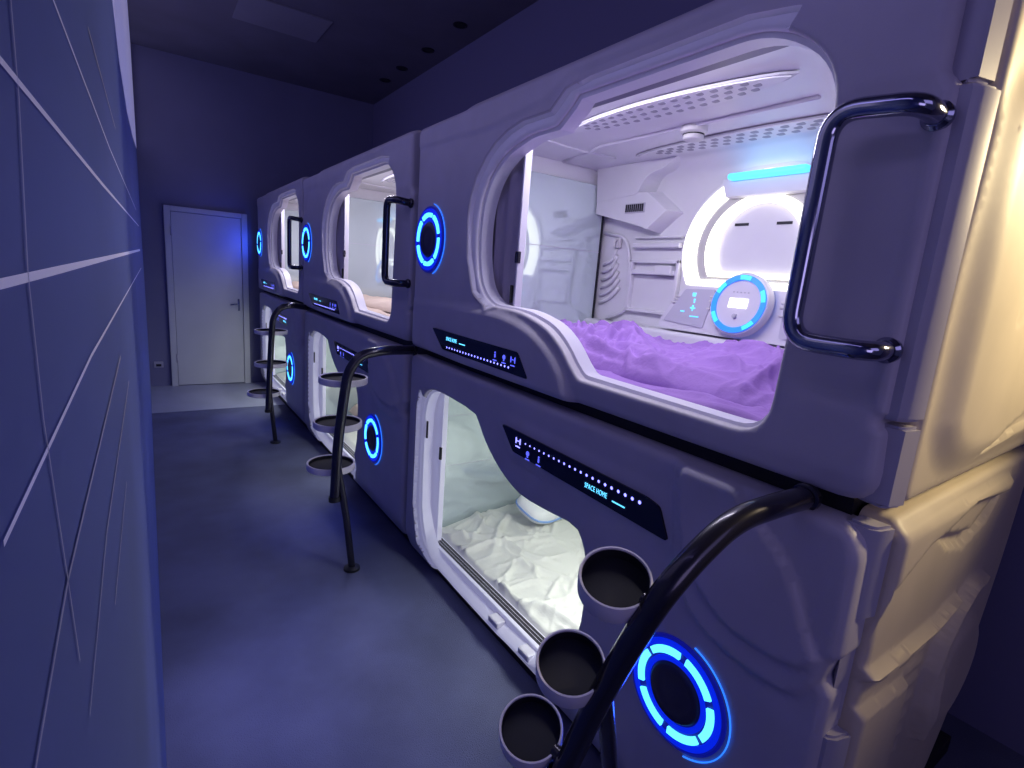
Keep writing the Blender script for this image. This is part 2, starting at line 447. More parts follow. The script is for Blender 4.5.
def display(parent, poly, k, mp, zs, x, upper):
    Y = lambda s: float(np.interp(s, *mp[k]))
    bm = bmesh.new()
    P = rounded(poly, .012, 3)
    prism(bm, P, lambda p: Vector((x, Y(p[0]), p[1] + zs)), lambda p: Vector((x + .03, Y(p[0]), p[1] + zs)))
    d = link('display_panel', bm, M['gloss_black'], parent)
    xf = x - .0012
    # row of dots
    n = 21
    s0, s1, zz = ((2.065, 1.575, 1.208) if upper else (1.445, .905, .955))
    for i in range(n):
        s = s0 + (s1 - s0) * i / (n - 1)
        r = .0042 if upper else .0046
        if not upper: r *= .7 + .5 * i / n
        bm = bmesh.new(); lathe(bm, [(r, 0), (r * .7, .0012), (0, .0014)], face_frame(xf, Y(s), zz + zs), 10); link('indicator_dot', bm, M['dot'], d)
    if upper:
        ts, tz, isx, iz = 2.075, 1.238, [1.670, 1.608, 1.549], 1.252
    else:
        ts, tz, isx, iz = 1.125, .916, [1.491, 1.429, 1.364], .921
    bm = text_bm('SPACE HOME', .023, face_frame(xf, Y(ts), tz + zs) @ Matrix.Diagonal((.66, 1, 1, 1))); link('lettering', bm, M['text'], d)
    bm = bmesh.new(); y1 = Y(ts - .120)
    box(bm, xf - .001, xf, y1 - .05, y1, tz + zs + .0, tz + zs + .004); link('underline_bar', bm, M['text'], d)
    # icons: signal arcs, lamp, person
    def icon(s, z, kind):
        F = face_frame(xf, Y(s), z + zs); b = bmesh.new()
        if kind == 0:
            for sg in (0, PI): sector(b, F, .010, .014, sg - .6, sg + .6, 0, .001, 8)
            box(b, xf - .001, xf, Y(s) - .006, Y(s) + .006, z + zs - .0015, z + zs + .0015)
            for q in (-1, 1): box(b, xf - .001, xf, Y(s) + q * .013 - .002, Y(s) + q * .013 + .002, z + zs - .011, z + zs + .011)
        elif kind == 1:
            sector(b, F, .0, .009, 0, 2 * PI, 0, .001, 20)
            box(b, xf - .001, xf, Y(s) - .004, Y(s) + .004, z + zs - .014, z + zs - .010)
        else:
            sector(b, F @ Matrix.Translation((0, .008, 0)), .0, .004, 0, 2 * PI, 0, .001, 12)
            box(b, xf - .001, xf, Y(s) - .004, Y(s) + .004, z + zs - .011, z + zs + .003)
        box(b, xf - .001, xf, Y(s) - .013, Y(s) + .013, z + zs - .0235, z + zs - .0195)
        return b
    if upper:
        for s, kd in zip(isx, (2, 1, 0)):
            link('icon', icon(s, iz - .012, kd), M['dotdim'], d)
    else:
        link('icon', icon(1.490, .952, 0), M['dot'], d)
        for s, kd in zip(isx[1:], (1, 2)): link('icon', icon(s - .002, iz + .003, kd), M['dotdim'], d)
    return d

def inner_shell(parent, y0, y1, z0, z1, xb, mat, cove=.14):
    prof = [(1.15, z1 - .02), (1.20, z1)]
    for k in range(7):
        a = PI / 2 * k / 6; prof.append((xb - cove + cove * math.sin(a), z1 - cove * (1 - math.cos(a))))
    prof += [(xb, z0 + .02), (xb - .02, z0), (1.15, z0)]
    bm = bmesh.new()
    A = [bm.verts.new((x, y0, z)) for x, z in prof]; B = [bm.verts.new((x, y1, z)) for x, z in prof]
    for i in range(len(prof) - 1): bm.faces.new((A[i], A[i + 1], B[i + 1], B[i]))
    bm.faces.new(A); bm.faces.new(B[::-1])
    o = link('inner_shell', bm, mat, parent, smooth=True, sharp=30)
    return o

def folds(X, Y, x0, x1, y0, y1, n, amp, wid, length, seed, ang=None, spread=1.0):
    rnd = random.Random(seed); H = np.zeros_like(X)
    for _ in range(n):
        cx = rnd.uniform(x0, x1); cy = rnd.uniform(y0, y1)
        a = rnd.uniform(0, PI) if ang is None else rnd.gauss(ang, spread)
        L = length * rnd.uniform(.5, 1.4); w = wid * rnd.uniform(.5, 1.5); am = amp * rnd.uniform(.35, 1.1)
        c, s_ = math.cos(a), math.sin(a)
        u = (X - cx) * c + (Y - cy) * s_; v = -(X - cx) * s_ + (Y - cy) * c
        v = v + rnd.uniform(-.25, .25) * L * np.sin(u / L * rnd.uniform(1.5, 3) + rnd.uniform(0, 6))
        ww = w * (1 + .8 * np.abs(u) / L)
        side = rnd.choice((-1, 1))
        prof = np.where(v * side > 0, 1 / (1 + (v / (ww * .8)) ** 2) ** 1.5, np.exp(-(v / (ww * .5)) ** 2))
        k = am * prof * np.exp(-(u / L) ** 2 * 2.2)
        H = np.maximum(H, k) * .75 + (H + k) * .25
    return H
def cloth(name, mat, x0, x1, y0, y1, zb, h, res, seed, layers=(), edge=.06, outline=0):
    nx = max(4, int((x1 - x0) / res)); ny = max(4, int((y1 - y0) / res))
    xs = np.linspace(x0, x1, nx + 1); ys = np.linspace(y0, y1, ny + 1)
    X, Y = np.meshgrid(xs, ys, indexing='ij')
    wob = np.array([[noise.noise(Vector((x * 4, y * 4, seed))) for y in ys] for x in xs])
    H = np.array([[h(x, y) for y in ys] for x in xs]) + wob * .012
    for q, (n, amp, wid, L, ang, sp) in enumerate(layers):
        H = H + folds(X, Y, x0, x1, y0, y1, n, amp, wid, L, seed * 7 + q, ang, sp)
    for _ in range(1):
        Hp = np.pad(H, 1, mode='edge')
        H = .36 * H + .11 * (Hp[2:, 1:-1] + Hp[:-2, 1:-1] + Hp[1:-1, 2:] + Hp[1:-1, :-2]) + .05 * (Hp[2:, 2:] + Hp[:-2, :-2] + Hp[:-2, 2:] + Hp[2:, :-2])
    ex = np.minimum(X - x0, x1 - X); ey = np.minimum(Y - y0, y1 - Y)
    k = np.clip(ex / edge, 0, 1); k2 = np.clip(ey / edge, 0, 1)
    kk = (k * (2 - k)) * (k2 * (2 - k2)); kk = kk ** .6
    Z = zb + np.maximum(.003, (H - zb) * kk)
    # wavy outline
    if outline:
        cx = (x0 + x1) / 2; cy = (y0 + y1) / 2
        f = 1 + outline * wob * 1.0
        X = cx + (X - cx) * f; Y = cy + (Y - cy) * (1 + outline * np.roll(wob, 7, 1))
    bm = bmesh.new()
    g = [[bm.verts.new((X[i, j], Y[i, j], Z[i, j])) for j in range(ny + 1)] for i in range(nx + 1)]
    for i in range(nx):
        for j in range(ny): bm.faces.new((g[i][j], g[i + 1][j], g[i + 1][j + 1], g[i][j + 1]))
    bd = [e for e in bm.edges if len(e.link_faces) == 1]; nv = {}
    for e in bd:
        for v in e.verts:
            if v not in nv: nv[v] = bm.verts.new((v.co.x, v.co.y, zb))
    for e in bd: bm.faces.new((*e.verts, nv[e.verts[1]], nv[e.verts[0]]))
    bmesh.ops.recalc_face_normals(bm, faces=bm.faces)
    return link(name, bm, mat, parent=None, smooth=True)

# ------------------------------------------------------------------ upper capsules
def grab_handle(parent, k):
    Y = lambda s: float(np.interp(s, *UMAP[k])); z = ZS[k]
    ya = Y(.375) + .032; yb = ya + .14 if k == 0 else ya + .145
    xo = 1.035
    pts = [(XF + .008, ya, 1.846 + z), (xo, ya, 1.852 + z), (xo, yb, 1.866 + z), (xo, yb + .006, 1.452 + z), (xo, ya, 1.450 + z), (XF + .008, ya, 1.452 + z)]
    P = fillet(pts, .055, 8)
    bm = bmesh.new(); tube(bm, P, .018, 20)
    h = link('grab_handle', bm, M['chrome'] if k == 0 else M['darkmetal'], parent, smooth=True, sharp=50)  # farther handles are chrome too; darker metal stands in for dark reflections
    for zz in (1.846, 1.452):
        bm = bmesh.new(); lathe(bm, [(.024, -.006), (.024, .003), (.018, .010), (0, .012)], face_frame(XF + .002, ya, zz + z), 20)
        link('mounting_flange', bm, M['chrome'] if k == 0 else M['darkmetal'], h, smooth=True, sharp=40)

def build_upper(k):
    Y = lambda s: float(np.interp(s, *UMAP[k])); zs = ZS[k]
    ya, yb = Y(.375), Y(2.505)
    labs = ['nearest upper sleeping capsule with large open window, purple bedding and shining round halo light',
            'upper sleeping capsule in the middle of the row, tan bedding seen through its open window',
            'farthest upper sleeping capsule of the row, beside the door, its window a narrow sliver']
    t = thing('sleeping_capsule', labs[k], 'capsule bed', (1.7, (ya + yb) / 2, 1.15), 'upper row of sleeping capsules')
    step = .0105 if k == 0 else .018
    bm = shell_bm(OUT_U, HOLE_U, step, relief_u, lambda p, w: Vector((XF + w, Y(p[0]), p[1] + zs)), .075, edge_r=.022, hole_r=.010, band=BAND_U,
                  feats=[(BAND_U, (-.004, .003, .010, .018)), (SWOOSH, (0, -.02, -.04))] if k == 0 else [(BAND_U, (-.004, .003))])
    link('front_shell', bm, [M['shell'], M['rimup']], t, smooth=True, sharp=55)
    iy0, iy1 = Y(.375) + .06, Y(2.505) - .07
    inner = inner_shell(t, iy0, iy1, 1.19, 2.17 + zs, 2.265, M['inner'])
    # pale jamb behind the opening
    J = HOLE_U
    bm = bmesh.new(); n = len(J); cy = 1.25; cz = 1.66
    A, B, C = [], [], []
    for s, z in J:
        A.append(bm.verts.new((XF + .03, Y(s), z + zs)));
        q = (Vector((s, z)) - Vector((cy, cz))); q = q * (1 - .012 / max(q.length, .01)); s2, z2 = cy + q.x, cz + q.y
        B.append(bm.verts.new((XF + .034, Y(s2), z2 + zs))); C.append(bm.verts.new((XF + .088, Y(s2), z2 + zs)))
    for i in range(n):
        j = (i + 1) % n
        bm.faces.new((A[i], A[j], B[j], B[i])); bm.faces.new((B[i], B[j], C[j], C[i]))
    bmesh.ops.recalc_face_normals(bm, faces=bm.faces)
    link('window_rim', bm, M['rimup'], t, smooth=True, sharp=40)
    # pale mirror partition on the far end wall
    bm = bmesh.new(); box(bm, 1.24, 2.235, iy1 - .02, iy1 - .006, 1.20, 2.085 + zs, .003)
    mir = link('side_mirror', bm, M['mirror'], t)
    bm = bmesh.new(); box(bm, 1.24, 2.235, iy1 - .0205, iy1 - .019, 1.712, 1.716); link('joint_line', bm, M['groove'], mir)
    bm = bmesh.new(); box(bm, 2.235, 2.243, iy1 - .028, iy1 - .004, 1.20, 2.09 + zs); link('mirror_edge', bm, M['slot'], mir)
    # folding door, open and parked at the far side
    y0d, y1d = Y(1.735), Y(2.40)
    bm = bmesh.new(); nfold = 8; front = []; 
    for i in range(nfold * 2 + 1):
        yy = y0d + .012 + (y1d - y0d) * i / (nfold * 2); front.append((1.208 + (.018 if i % 2 else -.016), yy))
    bk = [(x + .008, y) for x, y in front][::-1]
    prism(bm, front + bk, lambda p: Vector((p[0], p[1], 1.215)), lambda p: Vector((p[0], p[1], 2.13 + zs)))
    fd = link('folding_door', bm, M['door_fold'], t)
    bm = bmesh.new(); box(bm, 1.19, 1.222, y0d, y0d + .012, 1.215, 2.13 + zs, .003); link('door_edge_strip', bm, M['rim'], fd)
    bm = bmesh.new(); box(bm, 1.185, 1.20, y0d - .006, y0d + .016, 1.585, 1.63, .003); link('door_latch', bm, M['darkmetal'], fd)
    bm = bmesh.new(); box(bm, 1.181, 1.195, y0d + .02, y0d + .028, 1.43, 1.50, .003); link('pull_grip', bm, M['black'], fd)
    # door track under the ceiling
    bm = bmesh.new(); box(bm, 1.195, 1.235, iy0 + .01, iy1 - .01, 2.090 + zs, 2.16 + zs, .004); 
    tr = link('door_track', bm, M['track'], t)
    bm = bmesh.new(); box(bm, 1.180, 1.194, iy0 + .05, iy1 - .05, 2.096 + zs, 2.118 + zs, .002); link('track_lip', bm, M['black'], tr)
    # ceiling mouldings
    zc = 2.168 + zs
    def yo(s): return Y(s)
    def leaf(xa, ya_, xb_, yb_, wid, name):
        a = Vector((xa, ya_)); b = Vector((xb_, yb_)); d = (b - a); L = d.length; d.normalize(); nrm = Vector((-d.y, d.x))
        N = 22; up = []; lo = []
        for i in range(N + 1):
            u = i / N; ww = wid * math.sin(PI * u) ** .62
            c = a + d * L * u
            up.append(c + nrm * ww); lo.append(c - nrm * ww)
        P = up + lo[1:-1][::-1]
        bm = bmesh.new(); prism(bm, [tuple(p) for p in P], lambda p: Vector((p[0], p[1], zc - .001)), lambda p: Vector((p[0], p[1], zc - .008)))
        lf = link(name, bm, M['groove'], t)
        bm = bmesh.new()
        P2 = [(p - (a + b) / 2) * .955 + (a + b) / 2 for p in P]
        prism(bm, [tuple(p) for p in P2], lambda p: Vector((p[0], p[1], zc - .007)), lambda p: Vector((p[0], p[1], zc - .0115))); link('grille_face', bm, M['inner'], lf)
        for r in (-.55, 0, .55):
            for i in range(2, 18):
                u = (i + (.5 if r == 0 else 0)) / 20; ww = wid * math.sin(PI * u) ** .62
                if ww < wid * .55 and r != 0: continue
                c = a + d * L * u + nrm * ww * r * 1.05
                s = L / 20 * .30; q = [(c.x - s * .9, c.y - s), (c.x + s * .9, c.y - s * .6), (c.x + s * .9, c.y + s * .9), (c.x - s * .5, c.y + s)]
                q = rounded(q, s * .5, 2)
                bm = bmesh.new(); prism(bm, q, lambda p: Vector((p[0], p[1], zc - .009)), lambda p: Vector((p[0], p[1], zc - .0125))); link('grille_hole', bm, M['grille'], lf)
    leaf(1.535, yo(1.93), 1.565, yo(.94), .088, 'ceiling_grille'); leaf(2.03, yo(2.00), 2.04, yo(.80), .075, 'ceiling_grille')
    bm = bmesh.new()
    path = [(1.33, yo(.62), zc), (1.33, yo(1.90), zc), (1.42, yo(2.10), zc), (1.75, yo(2.16), zc - .0), (2.02, yo(2.13), zc)]
    tube(bm, fillet(path, .12, 8), .006, 8); link('ceiling_moulding', bm, M['rim'], t, smooth=True)
    bm = bmesh.new()
    path = [(1.80, yo(1.0), zc), (1.80, yo(2.02), zc), (1.86, yo(2.14), zc), (1.9, iy1 - .03, zc)]
    tube(bm, fillet(path, .08, 8), .009, 8); link('ceiling_moulding', bm, M['rim'], t, smooth=True)
    # smoke detector
    F = Matrix.Translation((1.83, yo(1.50), zc + .002)) @ Matrix.Rotation(PI, 4, 'X')
    bm = bmesh.new(); lathe(bm, [(.052, 0), (.052, .022), (.047, .026), (.040, .028), (.040, .046), (.036, .050), (0, .052)], F, 32)
    det = link('smoke_detector', bm, M['detector'], t, smooth=True, sharp=35)
    bm = bmesh.new(); lathe(bm, [(.0415, .029), (.0415, .034)], F, 32); link('sensor_slot', bm, M['slot'], det)
    # ---- back wall fittings
    xb = 2.262; yc = Y(1.40) if k == 0 else Y(1.40)
    F = face_frame(xb, yc, 1.725)
    bm = bmesh.new()
    def dshape(r, rz, zb_):  # ring outline cut flat at the bottom
        P = []
        a0 = math.asin(max(-1, zb_ / rz))
        for i in range(41):
            a = a0 + (PI - 2 * a0) * i / 40; P.append((r * math.cos(a), rz * math.sin(a)))
        return P
    def dring(ro, ri, h0, h1, mat, name, par):
        A = dshape(*ro); B = dshape(*ri); bm = bmesh.new()
        T = [[bm.verts.new(F @ Vector((p[0], p[1], h))) for p in Q] for Q, h in ((A, h0), (A, h1), (B, h1), (B, h0))]
        for q in range(3):
            for i in range(len(A)):
                j = (i + 1) % len(A)
                try: bm.faces.new((T[q][i], T[q][j], T[q + 1][j], T[q + 1][i]))
                except ValueError: pass
        bmesh.ops.recalc_face_normals(bm, faces=bm.faces)
        return link(name, bm, mat, par)
    bm = bmesh.new(); prism(bm, dshape(.42, .375, -.20), lambda p: F @ Vector((p[0], p[1], .0)), lambda p: F @ Vector((p[0], p[1], .012)))
    hb = link('halo_light', bm, M['inner'], t)
    dring((.395, .345, -.165), (.315, .285, -.135), .012, .035, M['halo'], 'outer_glow', hb)
    dring((.315, .285, -.135), (.262, .243, -.12), .012, .028, M['halomid'], 'middle_ring', hb)
    dring((.262, .243, -.12), (.205, .205, -.10), .012, .040, M['halo'], 'inner_glow', hb)
    bm = bmesh.new(); prism(bm, dshape(.205, .205, -.10), lambda p: F @ Vector((p[0], p[1], .012)), lambda p: F @ Vector((p[0], p[1], .020)))
    cp = link('center_plate', bm, M['inner'], hb)
    for q in (-.1, .1):
        bm = bmesh.new(); b0 = yc + q; box(bm, xb - .0225, xb - .019, b0 - .034, b0 + .034, 1.836, 1.848); link('slot', bm, M['slot'], cp)
    # blue reading lamp on a small bracket
    bm = bmesh.new(); yl = yc
    P = [(-.23, .035), (.23, .035), (.20, -.05), (-.20, -.05)]
    F2 = face_frame(2.262, yl - .02, 2.005)
    prism(bm, P, lambda p: F2 @ Vector((p[0], p[1], 0)), lambda p: F2 @ Vector((p[0] * .95, p[1] * .9, .07)))
    bl = link('reading_lamp', bm, M['inner'], t)
    bm = bmesh.new(); box(bm, 2.155, 2.215, yl - .20, yl + .155, 2.026, 2.054, .012, 3); link('blue_tube', bm, M['bluelamp'], bl, smooth=True)
    # corner duct with air vent
    bm = bmesh.new(); yv = iy1 - .03
    HX = [(yv, 1.995), (yv - .17, 2.028), (yv - .38, 2.016), (yv - .52, 1.918), (yv - .40, 1.830), (yv - .35, 1.847), (yv, 1.926)]
    hc = (yv - .25, 1.94)
    prism(bm, [(hc[0] + (a - hc[0]) * 1.12 if a < yv - .01 else a, hc[1] + (b - hc[1]) * 1.15) for a, b in HX], lambda p: Vector((2.268, p[0], p[1])), lambda p: Vector((2.172, hc[0] + (p[0] - hc[0]) / 1.12 if p[0] < yv - .01 else p[0], hc[1] + (p[1] - hc[1]) / 1.15)))
    du = link('air_duct', bm, M['inner'], t)
    cv = rounded([(yv, 1.99), (yv, 2.172), (yv - .60, 2.172), (yv - .52, 2.12), (yv - .40, 2.10), (yv - .34, 2.01)], [0, 0, 0, .05, .05, .03], 4)
    bm = bmesh.new(); prism(bm, cv, lambda p: Vector((2.268, p[0], p[1])), lambda p: Vector((2.17 - .10 * (p[1] - 1.99), p[0] + (.03 if p[0] < yv - .01 else 0), p[1])))
    link('corner_cove', bm, M['inner'], t)
    bm = bmesh.new(); box(bm, 2.166, 2.174, yv - .375, yv - .235, 1.915, 1.965, .003); vt = link('air_vent', bm, M['groove'], du)
    bm = bmesh.new()
    for i in range(9): yy = yv - .363 + i * .0145; box(bm, 2.163, 2.168, yy - .0045, yy + .0045, 1.921, 1.959)
    link('vent_slats', bm, M['slot'], du)
    # recessed storage shelf and ribbed side moulding
    bm = bmesh.new(); ys0, ys1 = yv - .57, yv - .27
    for (a, b, c, d) in ((ys0 - .02, ys1 + .02, 1.66, 1.68), (ys0 - .02, ys1 + .02, 1.395, 1.415), (ys0 - .02, ys0, 1.40, 1.68), (ys1, ys1 + .02, 1.40, 1.68), (ys0, ys1, 1.60, 1.625)):
        box(bm, 2.235, 2.266, a, b, c, d, .005)
    box(bm, 2.225, 2.266, ys0 + .02, ys0 + .13, 1.60, 1.65, .006)
    box(bm, 2.228, 2.266, ys0 - .01, ys1 + .01, 1.74, 1.765, .006); box(bm, 2.240, 2.266, ys0 - .01, ys1 + .01, 1.79, 1.80, .004)
    link('storage_shelf', bm, M['inner'], t)
    bm = bmesh.new(); box(bm, 2.2555, 2.262, ys0, ys1, 1.585, 1.60); link('shelf_shadow_gap', bm, M['groove'], t)
    bm = bmesh.new()
    for i in range(6):
        z0 = 1.42 + i * .045
        tube(bm, fillet([(2.256, yv - .02, z0), (2.256, yv - .10, z0 + .03), (2.256, yv - .17 + i * .012, z0 + .10)], .05, 4), .011, 8)
    link('ribbed_moulding', bm, M['inner'], t, smooth=True)
    bm = bmesh.new(); tube(bm, fillet([(2.25, yv - .01, 1.83), (2.25, yv - .18, 1.80), (2.25, yv - .23, 1.70), (2.25, yv - .26, 1.40), (2.25, yv - .10, 1.33)], .06, 6), .010, 8)
    link('curved_moulding', bm, M['inner'], t, smooth=True)
    bm = bmesh.new(); tube(bm, [(2.255, yv - .13, 1.79), (2.225, yv - .13, 1.785), (2.215, yv - .13, 1.765), (2.222, yv - .13, 1.745)], .006, 8)
    box(bm, 2.244, 2.262, yv - .15, yv - .11, 1.74, 1.80, .006)
    link('coat_hook', bm, M['detector'], t, smooth=True, sharp=40)
    bm = bmesh.new(); lathe(bm, [(.017, -.004), (.017, .008), (.008, .010), (0, .004)], face_frame(2.258, yv - .40, 1.875), 20); link('headphone_socket', bm, M['slot'], t)
    # control console
    ca = Y(1.86) if k == 0 else yc + .45
    P = [(yc + .46, 1.335), (yc + .45, 1.40), (yc + .35, 1.555), (yc - .35, 1.565), (yc - .45, 1.40), (yc - .46, 1.335)]
    P = rounded(P, .03, 4)
    def slope(p, off=0): return Vector((2.185 + (p[1] - 1.335) * .20 - off, p[0], p[1]))
    bm = bmesh.new(); prism(bm, P, lambda p: Vector((2.268, p[0], p[1])), slope)
    con = link('control_console', bm, M['rim'], t)
    til = math.atan(.20)
    for sg in (1, -1):
        Q = rounded([(yc + sg * .43, 1.375), (yc + sg * .34, 1.54), (yc + sg * .17, 1.545), (yc + sg * .19, 1.36)], .012, 3)
        bm = bmesh.new(); prism(bm, Q, lambda p: slope(p, -.002), lambda p: slope(p, .006)); link('button_panel', bm, M['conpanel'], con)
        for (a, z, w_, h_) in ((.30, 1.515, .018, .018), (.29, 1.485, .006, .02), (.29, 1.45, .028, .006), (.29, 1.45, .006, .028), (.27, 1.41, .05, .005), (.345, 1.43, .022, .006)):
            p = slope((yc + sg * (a - .02), z), .0075); bm = bmesh.new(); box(bm, p.x - .0015, p.x + .003, p.y - w_ / 2, p.y + w_ / 2, z - h_ / 2, z + h_ / 2); link('button_light', bm, M['text'], con)
        for (a, z) in ((.375, 1.50), (.385, 1.485), (.395, 1.47), (.175, 1.51), (.175, 1.49), (.178, 1.455)):
            p = slope((yc + sg * a, z), .008); bm = bmesh.new(); box(bm, p.x - .002, p.x + .004, p.y - .014, p.y + .014, z - .004, z + .004, .0015, 1); link('side_button', bm, M['detector'], con)
    F3 = face_frame(2.165, yc + .0, 1.488, 0) @ Matrix.Rotation(-til, 4, 'X')
    bm = bmesh.new(); lathe(bm, [(.142, -.03), (.142, .0), (.136, .01), (.125, .012), (.10, .010), (0, .010)], F3, 48); dial = link('control_dial', bm, M['rim'], con, smooth=True, sharp=35)
    bm = bmesh.new(); sector(bm, F3, .106, .130, 0, 2 * PI, .010, .017, 48); link('glowing_ring', bm, M['consolering'], con)
    for a in (.35, 1.5, 2.55, 3.75, 5.4):
        bm = bmesh.new(); sector(bm, F3, .109, .127, a - .22, a + .22, .016, .019, 8); link('ring_segment', bm, M['consoleseg'], con)
    bm = bmesh.new(); prism(bm, [(-.045, .012), (.045, .012), (.045, -.030), (-.045, -.030)], lambda p: F3 @ Vector((p[0], p[1] + .012, .0105)), lambda p: F3 @ Vector((p[0], p[1] + .012, .014))); link('screen', bm, M['screen'], con)
    for i in range(5): bm = bmesh.new(); lathe(bm, [(.0035, .0105), (.003, .013), (0, .0135)], F3 @ Matrix.Translation((-.036 + i * .018, .052, 0)), 8); link('dial_button', bm, M['groove'], con)
    bm = bmesh.new(); lathe(bm, [(.011, .0105), (.010, .020), (0, .021)], F3 @ Matrix.Translation((0, -.055, 0)), 16)
    link('dial_knob', bm, M['groove'], con)
    # padded skirting under the console
    bm = bmesh.new(); box(bm, 2.15, 2.262, iy0 + .02, iy1 - .03, 1.20, 1.325, .02, 3)
    link('lower_bolster', bm, M['inner'], t, smooth=True, sharp=40)
    # roof plate
    bm = bmesh.new(); box(bm, 1.17, 2.29, ya + .01, yb - .01, 2.178 + zs, 2.195 + zs, .004); link('roof_panel', bm, M['shell'], t)
    ring_light(t, Y(2.34), 1.672 + zs * 1.2, XF - .002, rot=.15)
    display(t, DISP_U, k, UMAP, zs, XF - .0245, True)
    grab_handle(t, k)
    return t, iy0, iy1, Y

def build_lower(k):
    Y = lambda s: float(np.interp(s, *LMAP[k])); zs = ZS[k]
    ya, yb = Y(.375), Y(2.505)
    labs = ['nearest lower sleeping capsule with white crumpled sheet, beside the large glowing blue ring',
            'lower sleeping capsule in the middle of the row, window partly behind the second ladder',
            'farthest lower sleeping capsule of the row, near the door, behind the third ladder']
    t = thing('sleeping_capsule', labs[k], 'capsule bed', (1.7, (ya + yb) / 2, .0), 'lower row of sleeping capsules')
    step = .0105 if k == 0 else .018
    bm = shell_bm(OUT_L, HOLE_L, step, relief_l, lambda p, w: Vector((XF + w, Y(p[0]), p[1] + zs)), .075, edge_r=.022, hole_r=.010, band=BAND_L,
                  feats=[(BAND_L, (-.012, .004)), (LEAF, (.0, -.014)), (LEAF2, (.0, -.018))] if k == 0 else [])
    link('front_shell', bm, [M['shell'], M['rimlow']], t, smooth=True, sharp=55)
    iy0, iy1 = Y(.375) + .06, Y(2.505) - .06
    inner_shell(t, iy0, iy1, .07, 1.06 + zs, 2.265, M['innerw'])
    J = HOLE_L
    bm = bmesh.new(); n = len(J); cy = 1.75; cz = .5
    A, B, C = [], [], []
    for s, z in J:
        A.append(bm.verts.new((XF + .022, Y(s), z + zs)))
        q = (Vector((s, z)) - Vector((cy, cz))); q = q * (1 - .014 / max(q.length, .01)); s2, z2 = cy + q.x, cz + q.y
        B.append(bm.verts.new((XF + .028, Y(s2), z2 + zs))); 
        up = .03 if z < .3 else 0
        C.append(bm.verts.new((XF + .075, Y(s2), z2 + zs + up)))
    for i in range(n):
        j = (i + 1) % n
        bm.faces.new((A[i], A[j], B[j], B[i])); bm.faces.new((B[i], B[j], C[j], C[i]))
    bmesh.ops.recalc_face_normals(bm, faces=bm.faces)
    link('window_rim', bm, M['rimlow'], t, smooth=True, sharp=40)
    # grooved sill rail
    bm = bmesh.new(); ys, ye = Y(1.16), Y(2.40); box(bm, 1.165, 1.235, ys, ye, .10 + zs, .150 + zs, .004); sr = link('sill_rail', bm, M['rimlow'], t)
    for i in range(3):
        bm = bmesh.new(); x = 1.188 + i * .016; box(bm, x - .0055, x + .0055, ys + .01, ye - .01, .148 + zs, .153 + zs); link('rail_groove', bm, M['rail'], sr)
    # two white catches on the sill
    for s in (1.62, 1.40):
        bm = bmesh.new(); box(bm, 1.12, 1.175, Y(s) - .035, Y(s) + .035, .105 + zs, .132 + zs, .006); link('sill_catch', bm, M['rim'], t)
    # mirror partition
    bm = bmesh.new(); box(bm, 1.24, 2.24, iy1 - .02, iy1 - .006, .12, 1.00 + zs, .003); mir = link('side_mirror', bm, M['mirror'], t)
    for z in (.50, .78):
        bm = bmesh.new(); box(bm, 1.24, 2.24, iy1 - .0205, iy1 - .019, z, z + .003); link('joint_line', bm, M['groove'], mir)
    # sliding door parked at the far side with its white edge
    yd = Y(2.28)
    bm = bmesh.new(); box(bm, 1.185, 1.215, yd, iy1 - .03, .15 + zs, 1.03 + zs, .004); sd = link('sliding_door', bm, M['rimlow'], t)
    bm = bmesh.new(); box(bm, 1.178, 1.19, yd - .004, yd + .012, .60, .665, .003); link('door_latch', bm, M['slot'], sd)
    bm = bmesh.new(); box(bm, 1.131, 1.139, Y(2.345) - .004, Y(2.345) + .008, .70, .79, .003); link('rim_catch', bm, M['slot'], t)
    bm = bmesh.new(); box(bm, 1.19, 1.235, iy0 + .01, iy1 - .01, 1.015 + zs, 1.05 + zs, .004); link('door_track', bm, M['track'], t)
    bm = bmesh.new(); box(bm, 1.17, 2.29, ya + .01, yb - .01, 1.068 + zs, 1.085 + zs, .004); link('roof_panel', bm, M['shell'], t)
    bm = bmesh.new(); box(bm, 1.17, 2.27, ya + .01, yb - .01, .0, .065, .004); link('base_plinth', bm, M['black'], t)
    # big round speaker boss behind the ring
    ring_light(t, Y(.717), .494 + zs * 1.2, XF - .002, rot=.42)
    display(t, [(1.606, .985), (.885, .978), (.840, .969), (.800, .888), (1.521, .902)], k, LMAP, zs, XF - .0150, False)
    return t, iy0, iy1, Y

uppers = [build_upper(k) for k in range(3)]
lowers = [build_lower(k) for k in range(3)]

# ---- near end of the row: corner caps and end panels, children of the nearest capsules
def corner(parent, z0, z1, mat, dx=0, dy=0, name='corner_cap'):
    P = [(1.122 + dx, .42), (1.116 + dx, .395), (1.118 + dx, .372 + dy), (1.132, .360 + dy), (1.172, .350 + dy), (1.176, .356 + dy), (1.176, .42)]
    bm = bmesh.new(); prism(bm, P, lambda p: Vector((p[0], p[1], z0)), lambda p: Vector((p[0], p[1], z1)))
    bmesh.ops.bevel(bm, geom=[e for e in bm.edges if abs(e.verts[0].co.z - e.verts[1].co.z) < 1e-6], offset=.006, segments=2, affect='EDGES')
    return link(name, bm, mat, parent, smooth=True, sharp=40)
U, L = uppers[0][0], lowers[0][0]
corner(U, 1.90, 2.19, M['cap'], .02, .012); corner(U, 1.325, 1.895, M['cap'], 0, 0); corner(U, 1.155, 1.315, M['cap'], .012, .0)
corner(L, .915, 1.115, M['cap'], .004, .004); corner(L, .66, .905, M['cap'], .03, .022); corner(L, .05, .65, M['cap'], .0, -.004)
for z in (1.38, 1.41, 1.44): pass

